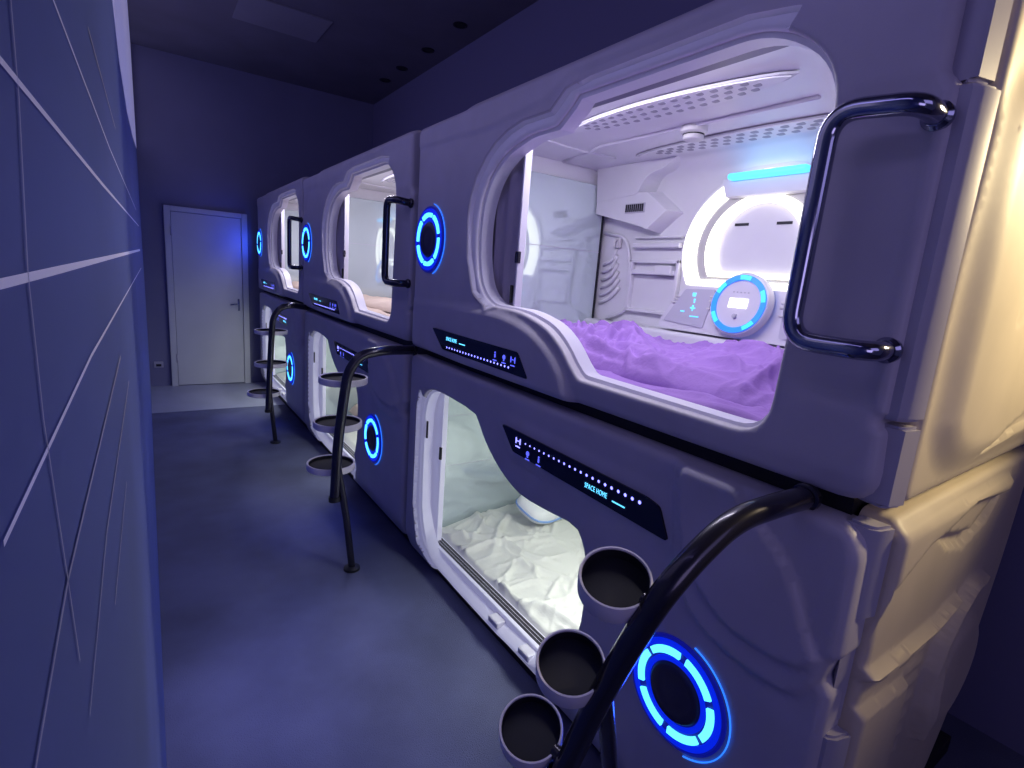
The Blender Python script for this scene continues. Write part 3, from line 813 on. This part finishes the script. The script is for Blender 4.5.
c_ = .97
def sc(P): return [(x * c_, z) for x, z in P]
DOME = chaikin(sc([(1.215, 1.93), (1.215, 1.73), (1.235, 1.552), (1.24, 1.455), (1.25, 1.366), (1.25, 1.28), (1.328, 1.205), (1.444, 1.165), (1.652, 1.160), (2.0, 1.171), (2.36, 1.20), (2.38, 1.6), (2.38, 2.0), (2.0, 2.12), (1.5, 2.08)]), 2)
CRES = sc([(1.58, 1.212), (1.72, 1.262), (1.88, 1.292), (2.1, 1.30), (2.1, 1.262), (1.86, 1.245)])
def relief_eu(P):
    w = np.zeros(len(P))
    d = sdf(P, DOME); w -= .028 * (1 - sstep(d, -.10, .0))
    w += .014 * (1 - sstep(sdf(P, CRES), -.012, .004))
    for z in (1.52, 1.545, 1.57, 1.595):
        s = [(1.52, z), (1.72, z + .012), (1.72, z + .022), (1.52, z + .010)]
        w += .006 * (1 - sstep(sdf(P, s), -.003, .003))
    return w
BANDE = sc([(1.13, 1.12), (2.1, 1.10), (2.03, 1.03), (1.70, 1.06), (1.52, 1.03), (1.40, 1.02), (1.25, .97), (1.22, .84), (1.15, .84)])
CRE2 = sc([(1.45, 1.055), (1.60, .97), (1.763, .935), (1.944, .97), (2.05, 1.05), (1.93, 1.035), (1.78, .985), (1.62, 1.01)])
DIAG = sc([(1.18, .80), (1.36, .785), (1.62, .775), (1.80, .80), (1.80, .775), (1.62, .745), (1.38, .745), (1.18, .77)])
RIB = sc([(2.05, .80), (1.90, .815), (1.78, .76), (1.70, .70), (1.66, .62), (1.66, .5), (1.70, .38), (1.74, .38), (1.72, .55), (1.75, .66), (1.82, .73), (1.92, .775), (2.05, .77)])
WHEEL = sc([(1.80 + .26 * math.cos(a) + .12, .52 + .22 * math.sin(a)) for a in [i * PI / 12 for i in range(24)]])
LEDGE = sc([(1.12, .80), (1.22, .70), (1.50, .665), (1.50, .40), (1.44, .02), (1.0, .02), (1.0, .8)])
def relief_el(P):
    w = np.zeros(len(P)); ss = lambda poly, a, b: 1 - sstep(sdf(P, poly), a, b)
    w -= .020 * ss(BANDE, -.03, .0); w += .016 * ss(CRE2, -.015, .002)
    w -= .024 * ss(DIAG, -.014, .002); w -= .034 * ss(RIB, -.02, .002)
    w -= .030 * ss(WHEEL, -.09, .0); w -= .018 * ss(LEDGE, -.012, .002)
    H = sc([(1.50, .67), (1.66, .745), (1.63, .62), (1.60, .40), (1.52, .36)])
    w -= .007 * ss(H, -.01, .0) * (.5 + .5 * np.sin(P[:, 1] * 2 * PI / .05 + P[:, 0] * 12))
    return w
def placeE(p, w): return Vector((p[0], .352 + w + .03 * max(0, (p[0] - 1.2)) / 1.1, p[1]))
bm = shell_bm(rounded([(1.178, 2.19), (1.178, 1.155), (2.29, 1.155), (2.29, 2.19)], [.01, .03, .08, .08]), None, .012, relief_eu, placeE, .07, edge_r=.02, feats=[(DOME, (0, -.03, -.06, -.09)), (CRES, (-.012, .004))])
link('end_panel', bm, M['panel'], U, smooth=True, sharp=60)
bm = shell_bm(rounded([(1.178, 1.125), (1.178, .04), (1.92, .04), (2.12, .30), (2.27, .80), (2.29, 1.13)], [.03, .02, .1, .3, .3, .04]), None, .012, relief_el, placeE, .07, edge_r=.02, feats=[(BANDE, (0, -.025)), (CRE2, (0, -.014)), (DIAG, (0, -.013)), (RIB, (0, -.018)), (WHEEL, (0, -.03, -.06)), (LEDGE, (0, -.012))])
link('end_panel', bm, M['panel'], L, smooth=True, sharp=60)

# ---- black boxes added behind the gaps to stand for their shade
bm = bmesh.new(); box(bm, 1.165, 2.24, .43, 7.05, 1.096, 1.146)
o = link('gap_shade_filler', bm, M['black'], None); tag(o, 'black beam standing in for shade in the long gap between upper and lower capsules', 'filler')
for (t_, iy0, iy1, Y_), z0, z1 in [(u, 1.155, 2.17) for u in uppers[:2]] + [(l, .04, 1.085) for l in lowers[:2]]:
    yb_ = Y_(2.505)
    bm = bmesh.new(); box(bm, 1.165, 1.20, yb_ + .002, yb_ + .030, z0, z1); link('side_shade_filler', bm, M['black'], t_)

# ------------------------------------------------------------------ bedding
def bedU(k):
    t, iy0, iy1, Y = uppers[k]
    mat = M['purple'] if k == 0 else M['tan']
    res = .009 if k == 0 else .03
    o = cloth('bed_sheet', mat, 1.24, 2.145, iy0 + .02, iy1 - .035, 1.194, lambda x, y: 1.222, res, 3 + k, [(60, .022, .02, .16, 1.9, .5), (110, .012, .009, .08, None, 1)], edge=.03)
    tag(o, ['crumpled purple bed sheet spread under the purple quilt', 'tan bed sheet in the middle upper capsule', 'tan bed sheet in the farthest upper capsule'][k], 'bed sheet')
    if k == 0:
        def h(x, y):
            m = math.exp(-((y - 1.70) / .30) ** 2) * .045 + math.exp(-((y - 1.02) / .22) ** 2) * .045
            b = math.exp(-((x - (1.66 - .10 * (y - 1.3))) / .26) ** 2)
            return 1.240 + m * (.5 + .5 * b) + b * .025
        q = cloth('quilt', mat, 1.35, 2.02, .66, 2.10, 1.215, h, .0068, 11,
                  [(22, .050, .045, .34, 1.25, .45), (55, .040, .022, .28, 1.0, .6), (110, .020, .012, .19, 1.1, .8), (110, .008, .007, .09, None, 1)], edge=.10, outline=.10)
        tag(q, 'heavily wrinkled purple quilt heaped on the bed of the nearest upper capsule', 'quilt')
    else:
        q = cloth('quilt', mat, 1.36, 2.0, iy0 + .25, iy1 - .2, 1.232, lambda x, y: 1.275, .02, 21 + k, [(30, .03, .04, .25, 1.3, .5), (60, .012, .015, .1, None, 1)], edge=.09)
        tag(q, ['', 'tan folded quilt in the middle upper capsule', 'tan folded quilt in the farthest upper capsule'][k], 'quilt')
def bedL(k):
    t, iy0, iy1, Y = lowers[k]
    o = cloth('bed_sheet', M['sheetw'], 1.245, 2.24, iy0 + .02, iy1 - .035, .075, lambda x, y: .150 + .058 * min(1, (x - 1.245) / .45), .0075 if k == 0 else .025, 31 + k,
              [(30, .034, .024, .30, None, 1), (130, .027, .011, .18, None, 1), (220, .014, .0065, .09, None, 1)], edge=.012)
    tag(o, ['white crumpled bed sheet in the nearest lower capsule', 'white bed sheet in the middle lower capsule', 'white bed sheet in the farthest lower capsule'][k], 'bed sheet')
for k in range(3): bedU(k); bedL(k)
t, iy0, iy1, Y = lowers[1]
q = cloth('quilt', M['tan'], 1.45, 2.1, iy1 - .75, iy1 - .08, .235, lambda x, y: .31, .02, 44, [(20, .03, .04, .2, None, 1)], edge=.09)
tag(q, 'tan folded quilt against the mirror in the middle lower capsule', 'quilt')
# rolled white pillow with a blue edge in the nearest lower capsule
def pillow(name, cx, cy, cz, L_, W_, H_, rz, rx=0):
    bm = bmesh.new(); nu, nv = 28, 20; g = []
    Mx = Matrix.Translation((cx, cy, cz)) @ Matrix.Rotation(rz, 4, 'Z') @ Matrix.Rotation(rx, 4, 'X')
    for i in range(nu):
        a = 2 * PI * i / nu; row = []
        for j in range(1, nv):
            b = -PI / 2 + PI * j / nv
            f = lambda c, e: math.copysign(abs(c) ** e, c)
            x = L_ * f(math.cos(b), .55) * f(math.cos(a), .55); y = W_ * f(math.cos(b), .55) * f(math.sin(a), .55)
            z = H_ * f(math.sin(b), .9) * (1 + .12 * noise.noise(Vector((x * 9, y * 9, 2)))) - .25 * H_ * math.cos(x / L_ * 2.6)
            row.append(bm.verts.new(Mx @ Vector((x, y, z))))
        g.append(row)
    for i in range(nu):
        for j in range(nv - 2): bm.faces.new((g[i][j], g[(i + 1) % nu][j], g[(i + 1) % nu][j + 1], g[i][j + 1]))
    bm.faces.new([g[i][0] for i in range(nu)][::-1]); bm.faces.new([g[i][-1] for i in range(nu)])
    o = link(name, bm, M['pillow'], None, smooth=True)
    return o, Mx
p, Mx = pillow('pillow', 1.84, 2.16, .305, .25, .11, .065, .25, .35)
tag(p, 'white contoured pillow with a blue edge lying at the far end of the white bed', 'pillow')
bm = bmesh.new()
pts = [Mx @ Vector((.248 * math.copysign(abs(math.cos(a)) ** .55, math.cos(a)), .111 * math.copysign(abs(math.sin(a)) ** .55, math.sin(a)), -.25 * .065 * math.cos(math.cos(a) * 2.4))) for a in [i * 2 * PI / 48 for i in range(49)]]
tube(bm, pts, .006, 8); link('blue_piping', bm, M['pillowb'], p, smooth=True, label='light blue piping')

# ------------------------------------------------------------------ ladders with round step cups
def ladder(path, strut, cups, r, cr, label):
    t = thing('ladder', label, 'ladder', (path[-1][0], path[-1][1], 0), 'ladders with round step cups in front of the capsules')
    bm = bmesh.new(); tube(bm, fillet(path, .09, 8), r, 18); pole = link('pole', bm, M['darkmetal'], t, smooth=True, sharp=50)
    bm = bmesh.new(); tube(bm, strut, r * .72, 14); link('strut', bm, M['darkmetal'], t, smooth=True, sharp=50)
    a = Vector(strut[-1]); bm = bmesh.new()
    lathe(bm, [(r * 1.7, .0), (r * 1.7, .012), (r * .9, .02), (r * .8, .02)], Matrix.Translation((a.x, a.y, 0)), 20)
    link('rubber_foot', bm, M['black'], t, smooth=True, sharp=40)
    a = Vector(path[-1]); bm = bmesh.new(); lathe(bm, [(0, -.004), (r * 1.15, -.004), (r * 1.15, .02), (r, .02)], Matrix.Translation((a.x, a.y, a.z)), 20); link('pole_end_cap', bm, M['black'], t, smooth=True, sharp=40)
    a = Vector(path[0]); bm = bmesh.new(); lathe(bm, [(r * 1.2, -.01), (r * 1.2, .003), (r * 1.02, .006), (0, .006)], face_frame(a.x + .012, a.y, a.z), 20); link('wall_flange', bm, M['darkmetal'], t, smooth=True, sharp=40)
    for (c, at, tilt) in cups:
        c = Vector(c); at = Vector(at)
        F = Matrix.Translation(c) @ Matrix.Rotation(tilt[0], 4, 'X') @ Matrix.Rotation(tilt[1], 4, 'Y')
        h = min(cr * .72, .05) if cr < .1 else .034
        bm = bmesh.new(); lathe(bm, [(cr * .90, -h), (cr * .97, -h * .96), (cr, -h * .85), (cr, -.004), (cr * .985, 0), (cr * .93, 0), (cr * .91, -.004)], F, 44)
        lathe(bm, [(0, -h), (cr * .90, -h)], F, 44)
        cup = link('step_cup', bm, M['cup'], t, smooth=True, sharp=35)
        bm = bmesh.new(); lathe(bm, [(cr * .912, -.003), (cr * .90, -h * .55), (0, -h * .56)], F, 44); link('cup_liner', bm, M['cupin'], cup, smooth=True, sharp=35)
        d = (at - c); d.z = 0; d.normalize()
        a0 = c + (F.to_3x3() @ Vector((0, 0, -h * .45))) + d * cr * .95
        b0 = Vector((at.x, at.y, a0.z))
        bm = bmesh.new(); tube(bm, [a0, b0], r * .62, 12); link('cup_arm', bm, M['darkmetal'], cup, smooth=True, sharp=50)
    return t
ladder([(1.10, .50, 1.128), (1.02, .502, 1.130), (.886, .515, 1.118), (.785, .523, 1.055), (.72, .535, .985), (.687, .61, .745), (.655, .66, .52)],
       [(.690, .605, .775), (.786, .637, .48), (.90, .66, .012)],
       [((.705, .622, .993), (.72, .534, 1.0), (.30, -.30)), ((.662, .672, .790), (.695, .59, .80), (.30, -.30)), ((.640, .748, .582), (.665, .645, .59), (.30, -.30))],
       .0245, .070, 'nearest black ladder with three pale round step cups, large in the foreground')
ladder([(1.10, 2.50, 1.128), (.94, 2.45, 1.138), (.818, 2.45, 1.116), (.762, 2.45, 1.036), (.741, 2.45, .887), (.719, 2.45, .70), (.705, 2.45, .40)],
       [(.715, 2.45, .60), (.765, 2.45, .29), (.80, 2.46, .012)],
       [((.785, 2.595, .985), (.752, 2.45, .985), (0, .0)), ((.760, 2.595, .760), (.729, 2.45, .77), (0, .0)), ((.728, 2.595, .545), (.710, 2.45, .555), (0, .0))],
         .024, .118, 'second black ladder with step cups, in front of the joint after the nearest capsules')
ladder([(1.10, 4.70, 1.150), (.98, 4.65, 1.170), (.885, 4.65, 1.150), (.83, 4.65, 1.06), (.818, 4.65, .90), (.800, 4.65, .60), (.785, 4.65, .28)],
       [(.795, 4.65, .50), (.82, 4.65, .2), (.84, 4.66, .012)],
       [((.845, 4.81, .945), (.82, 4.65, .95), (0, 0)), ((.840, 4.81, .670), (.806, 4.65, .68), (0, 0)), ((.780, 4.81, .42), (.793, 4.65, .43), (0, 0))],
         .024, .130, 'farthest black ladder with step cups, close to the door')

# ------------------------------------------------------------------ room
W = -.022; YB = 7.15; ZC = 3.55
bm = bmesh.new(); box(bm, W - .1, 2.6, -2.2, 5.93, -.05, 0); struct('floor', bm, M['floor'], 'dark blue carpet floor of the corridor', 'floor')
bm = bmesh.new(); box(bm, W - .1, 2.6, 5.93, YB + .1, -.05, .003); struct('floor_threshold', bm, M['floor2'], 'paler tiled floor strip in front of the door', 'floor')
bm = bmesh.new(); box(bm, W - .1, W, -2.2, YB, 0, ZC); wl = struct('wall_left', bm, M['wall'], 'dark blue wall on the left with pale crossing inlay lines', 'wall')
bm = bmesh.new(); box(bm, W - .1, 2.6, YB, YB + .1, 0, ZC); wb = struct('wall_back', bm, M['wallback'], 'blue lit wall around the door at the end of the corridor', 'wall')
bm = bmesh.new(); box(bm, 2.5, 2.6, -2.2, YB, 0, ZC); struct('wall_right', bm, M['wallblk'], 'dark wall behind the capsules', 'wall')
bm = bmesh.new(); box(bm, W - .1, 2.6, -2.2, YB + .1, ZC, ZC + .08); struct('ceiling', bm, M['ceil'], 'very dark ceiling above the corridor', 'ceiling')
# ceiling access tile and small unlit downlights
bm = bmesh.new(); box(bm, .72, 1.42, 5.12, 5.68, ZC - .012, ZC, .003)
o = link('ceiling_hatch', bm, M['ceil2'], None); tag(o, 'square hatch tile in the dark ceiling above the corridor', 'hatch')
for i, (x, y) in enumerate([(2.26, 4.4), (2.28, 5.07), (2.28, 5.69), (2.28, 6.17)]):
    bm = bmesh.new(); F = Matrix.Translation((x, y, ZC)) @ Matrix.Rotation(PI, 4, 'X')
    lathe(bm, [(.06, 0), (.06, .006), (.045, .008), (.04, .002), (0, .002)], F, 24)
    o = link('downlight', bm, M['black'], None, smooth=True, sharp=40); tag(o, 'small unlit round downlight in the dark ceiling above the capsules', 'ceiling light', 'unlit downlights in the ceiling')
# wall inlay lines
def inlay(pts, w, mat):
    bm = bmesh.new(); P = [Vector((W + .0005, y, z)) for y, z in pts]; A = []; B = []
    for i, p in enumerate(P):
        t = (P[min(i + 1, len(P) - 1)] - P[max(i - 1, 0)]).normalized(); n = Vector((0, -t.z, t.y))
        ww = w[i] if isinstance(w, (list, tuple)) else w
        A.append(bm.verts.new(p + n * ww / 2)); B.append(bm.verts.new(p - n * ww / 2))
    for i in range(len(P) - 1): bm.faces.new((A[i], A[i + 1], B[i + 1], B[i]))
    link('line_inlay', bm, mat, wl)
inlay([(.10, 1.5628), (.154, 1.564), (.452, 1.570), (3.6, 1.648)], [.0014, .0016, .0025, .004], M['line'])
inlay([(.10, 1.522), (.216, 1.522), (3.4, 1.523)], [.0018, .0024, .010], M['line'])
inlay([(3.4, 1.432), (.29, 1.483), (.111, 1.481)], [.004, .0018, .0012], M['line'])
inlay([(.20, 1.609), (.259, 1.610), (.62, 1.615), (2.67, 1.679)], [.001, .0012, .002, .003], M['line'])
inlay([(.437, 1.656), (.813, 1.664)], .0022, M['line2'])
inlay([(.172, 1.60), (.171, 1.581), (.169, 1.561), (.158, 1.523), (.159, 1.489), (.171, 1.441), (.178, 1.411)], .0012, M['line2'])
inlay([(.55, 1.4395), (.417, 1.440), (.171, 1.441), (.105, 1.433)], [.003, .0022, .0014, .0011], M['line2'])
inlay([(.70, 1.388), (.581, 1.390), (.297, 1.397), (.187, 1.385)], [.003, .0026, .0018, .0012], M['line2'])
inlay([(.505, 1.344), (.308, 1.351)], .0018, M['line2'])
# strip high on the left wall, its brightness put in as a glow
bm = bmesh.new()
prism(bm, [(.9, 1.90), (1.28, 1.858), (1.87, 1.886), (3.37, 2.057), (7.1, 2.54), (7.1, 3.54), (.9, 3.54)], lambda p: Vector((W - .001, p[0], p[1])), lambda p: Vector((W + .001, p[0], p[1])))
link('glowing_wall_band', bm, M['cove'], wl)
# door in the back wall
X0, X1, ZT = .184, 1.005, 2.015
bm = bmesh.new(); box(bm, .249, .938, YB - .030, YB - .004, .012, 1.955, .004); dr = struct('door_1', bm, M['door'], 'plain pale door closing the far end of the corridor', 'door')
bm = bmesh.new()
for a in ((X0, .245, 0, ZT), (.942, X1, 0, ZT), (.2455, .9415, 1.96, ZT)): box(bm, a[0], a[1], YB - .045, YB - .001, a[2], a[3], .005)
link('door_frame', bm, M['door'], dr)
bm = bmesh.new(); box(bm, .885, .905, YB - .036, YB - .029, .89, 1.03, .003); link('handle_plate', bm, M['chrome'], dr)
bm = bmesh.new(); tube(bm, fillet([(.895, YB - .03, .97), (.895, YB - .075, .97), (.80, YB - .075, .965)], .02, 5), .009, 12); link('door_handle', bm, M['chrome'], dr, smooth=True)
for z in (.28, 1.70):
    bm = bmesh.new(); tube(bm, [(.245, YB - .05, z), (.245, YB - .05, z + .10)], .008, 10); link('hinge', bm, M['groove'], dr, smooth=True)
bm = bmesh.new(); box(bm, .02, .11, YB - .012, YB, .22, .29, .004); o = link('wall_socket', bm, M['groove'], None); tag(o, 'small wall socket low on the back wall left of the door', 'socket')
bm = bmesh.new(); box(bm, .04, .09, YB - .016, YB - .012, .235, .262, .002); link('socket_face', bm, M['slot'], o)
bm = bmesh.new(); box(bm, X1 + .005, 1.5, YB - .014, YB, .0, .08, .003); struct('baseboard_back', bm, M['wallback'], 'baseboard at the back wall', 'baseboard')

# ------------------------------------------------------------------ lights
def area(name, loc, rot, sx, sy, col, e, spread=None):
    l = bpy.data.lights.new(name, 'AREA'); l.shape = 'RECTANGLE'; l.size = sx; l.size_y = sy; l.color = col; l.energy = e
    if spread: l.spread = spread
    o = bpy.data.objects.new(name, l); COL.objects.link(o); o.location = loc; o.rotation_euler = rot
    return o
def point(name, loc, col, e, r=.03):
    l = bpy.data.lights.new(name, 'POINT'); l.color = col; l.energy = e; l.shadow_soft_size = r
    o = bpy.data.objects.new(name, l); COL.objects.link(o); o.location = loc; return o
# corridor: bluish-violet fill lamps, added edge-on along the left wall, facing the capsules
for y in (.6, 2.4, 4.2, 5.6):
    area('corridor_fill', (W + .012, y, 2.75), (0, math.radians(-104), 0), .5, 1.5, (.44, .38, 1.0), 4.2 if y < 1 else 1.9)
# overhead light inside each capsule, above the window, shining in
for k, (t, iy0, iy1, Y) in enumerate(uppers):
    area('capsule_light', (1.30, (iy0 + iy1) / 2, 2.145), (0, math.radians(-20), 0), .06, 1.1, (.90, .86, 1.0), 12)
for k, (t, iy0, iy1, Y) in enumerate(lowers):
    area('capsule_light', (1.42, iy0 + .75, 1.03), (0, 0, 0), .25, .6, (.97, 1.0, .95), 9.5)
    area('ring_glow', (XF - .03, Y(.717), .50), (0, math.radians(90), 0), .2, .2, (.02, .05, 1), 1.6)
for k, (t, iy0, iy1, Y) in enumerate(uppers):
    area('ring_glow', (XF - .03, Y(2.34), 1.68), (0, math.radians(90), 0), .2, .2, (.02, .05, 1), 1.6)
# warm lamp to the right of the row, out of view, on the end panels
wlp = Vector((2.42, -.42, 2.15)); wq = (Vector((1.75, .36, 1.85)) - wlp).to_track_quat('-Z', 'Y').to_euler()
area('warm_lamp', wlp, wq, .25, .25, (1.0, .80, .44), 12, math.radians(75))
area('floor_wash', (.38, 1.75, 3.4), (0, 0, 0), .3, .3, (.5, .5, 1.0), 1.4, math.radians(26))  # added lamp that brightens one patch of carpet
# added soft violet fill lamps, unseen behind the camera
area('rear_fill', (.9, -1.9, 2.4), (math.radians(68), 0, math.radians(-8)), 1.4, 1.0, (.52, .45, 1.0), 4.5)

lp = Vector((.35, -.9, 1.5)); lq = (Vector((1.1, .9, .7)) - lp).to_track_quat('-Z', 'Y').to_euler()
area('rear_fill_low', lp, lq, .6, .6, (.62, .52, 1.0), 2.2)
w = bpy.data.worlds.new('world'); S.world = w; w.use_nodes = True
w.node_tree.nodes['Background'].inputs[0].default_value = (.10, .10, .30, 1)
w.node_tree.nodes['Background'].inputs[1].default_value = .25

# ------------------------------------------------------------------ camera
cam = bpy.data.cameras.new('camera'); co = bpy.data.objects.new('camera', cam); COL.objects.link(co)
S.camera = co; cam.sensor_width = 36; cam.lens = 530 / 1024 * 36; cam.clip_start = .005
R = Vector((0.8269407208881125, -0.0489180654170656, 0.5601571806313838))   # image axes expressed along corridor axes
D = Vector((-0.07544975055819611, 0.9775458713351515, 0.19675213995356122))
F_ = Vector((-0.5572040732781437, -0.204966076001497, 0.8046816317095808))
# world = (right X, forward Y, up Z); rows give camera-space (x right, y down, z forward) of each world axis
X = Vector((R.x, F_.x, -D.x)); Yd = Vector((R.y, F_.y, -D.y)); Zf = Vector((R.z, F_.z, -D.z))
m = Matrix((X, -Yd, -Zf)).transposed().to_4x4(); m.translation = (0, 0, 1.53)
co.matrix_world = m

S.view_settings.view_transform = 'Standard'
S.view_settings.look = 'None'
try:
    S.cycles.use_denoising = True
    S.cycles.max_bounces = 8
    S.cycles.sample_clamp_indirect = 4
except Exception: pass
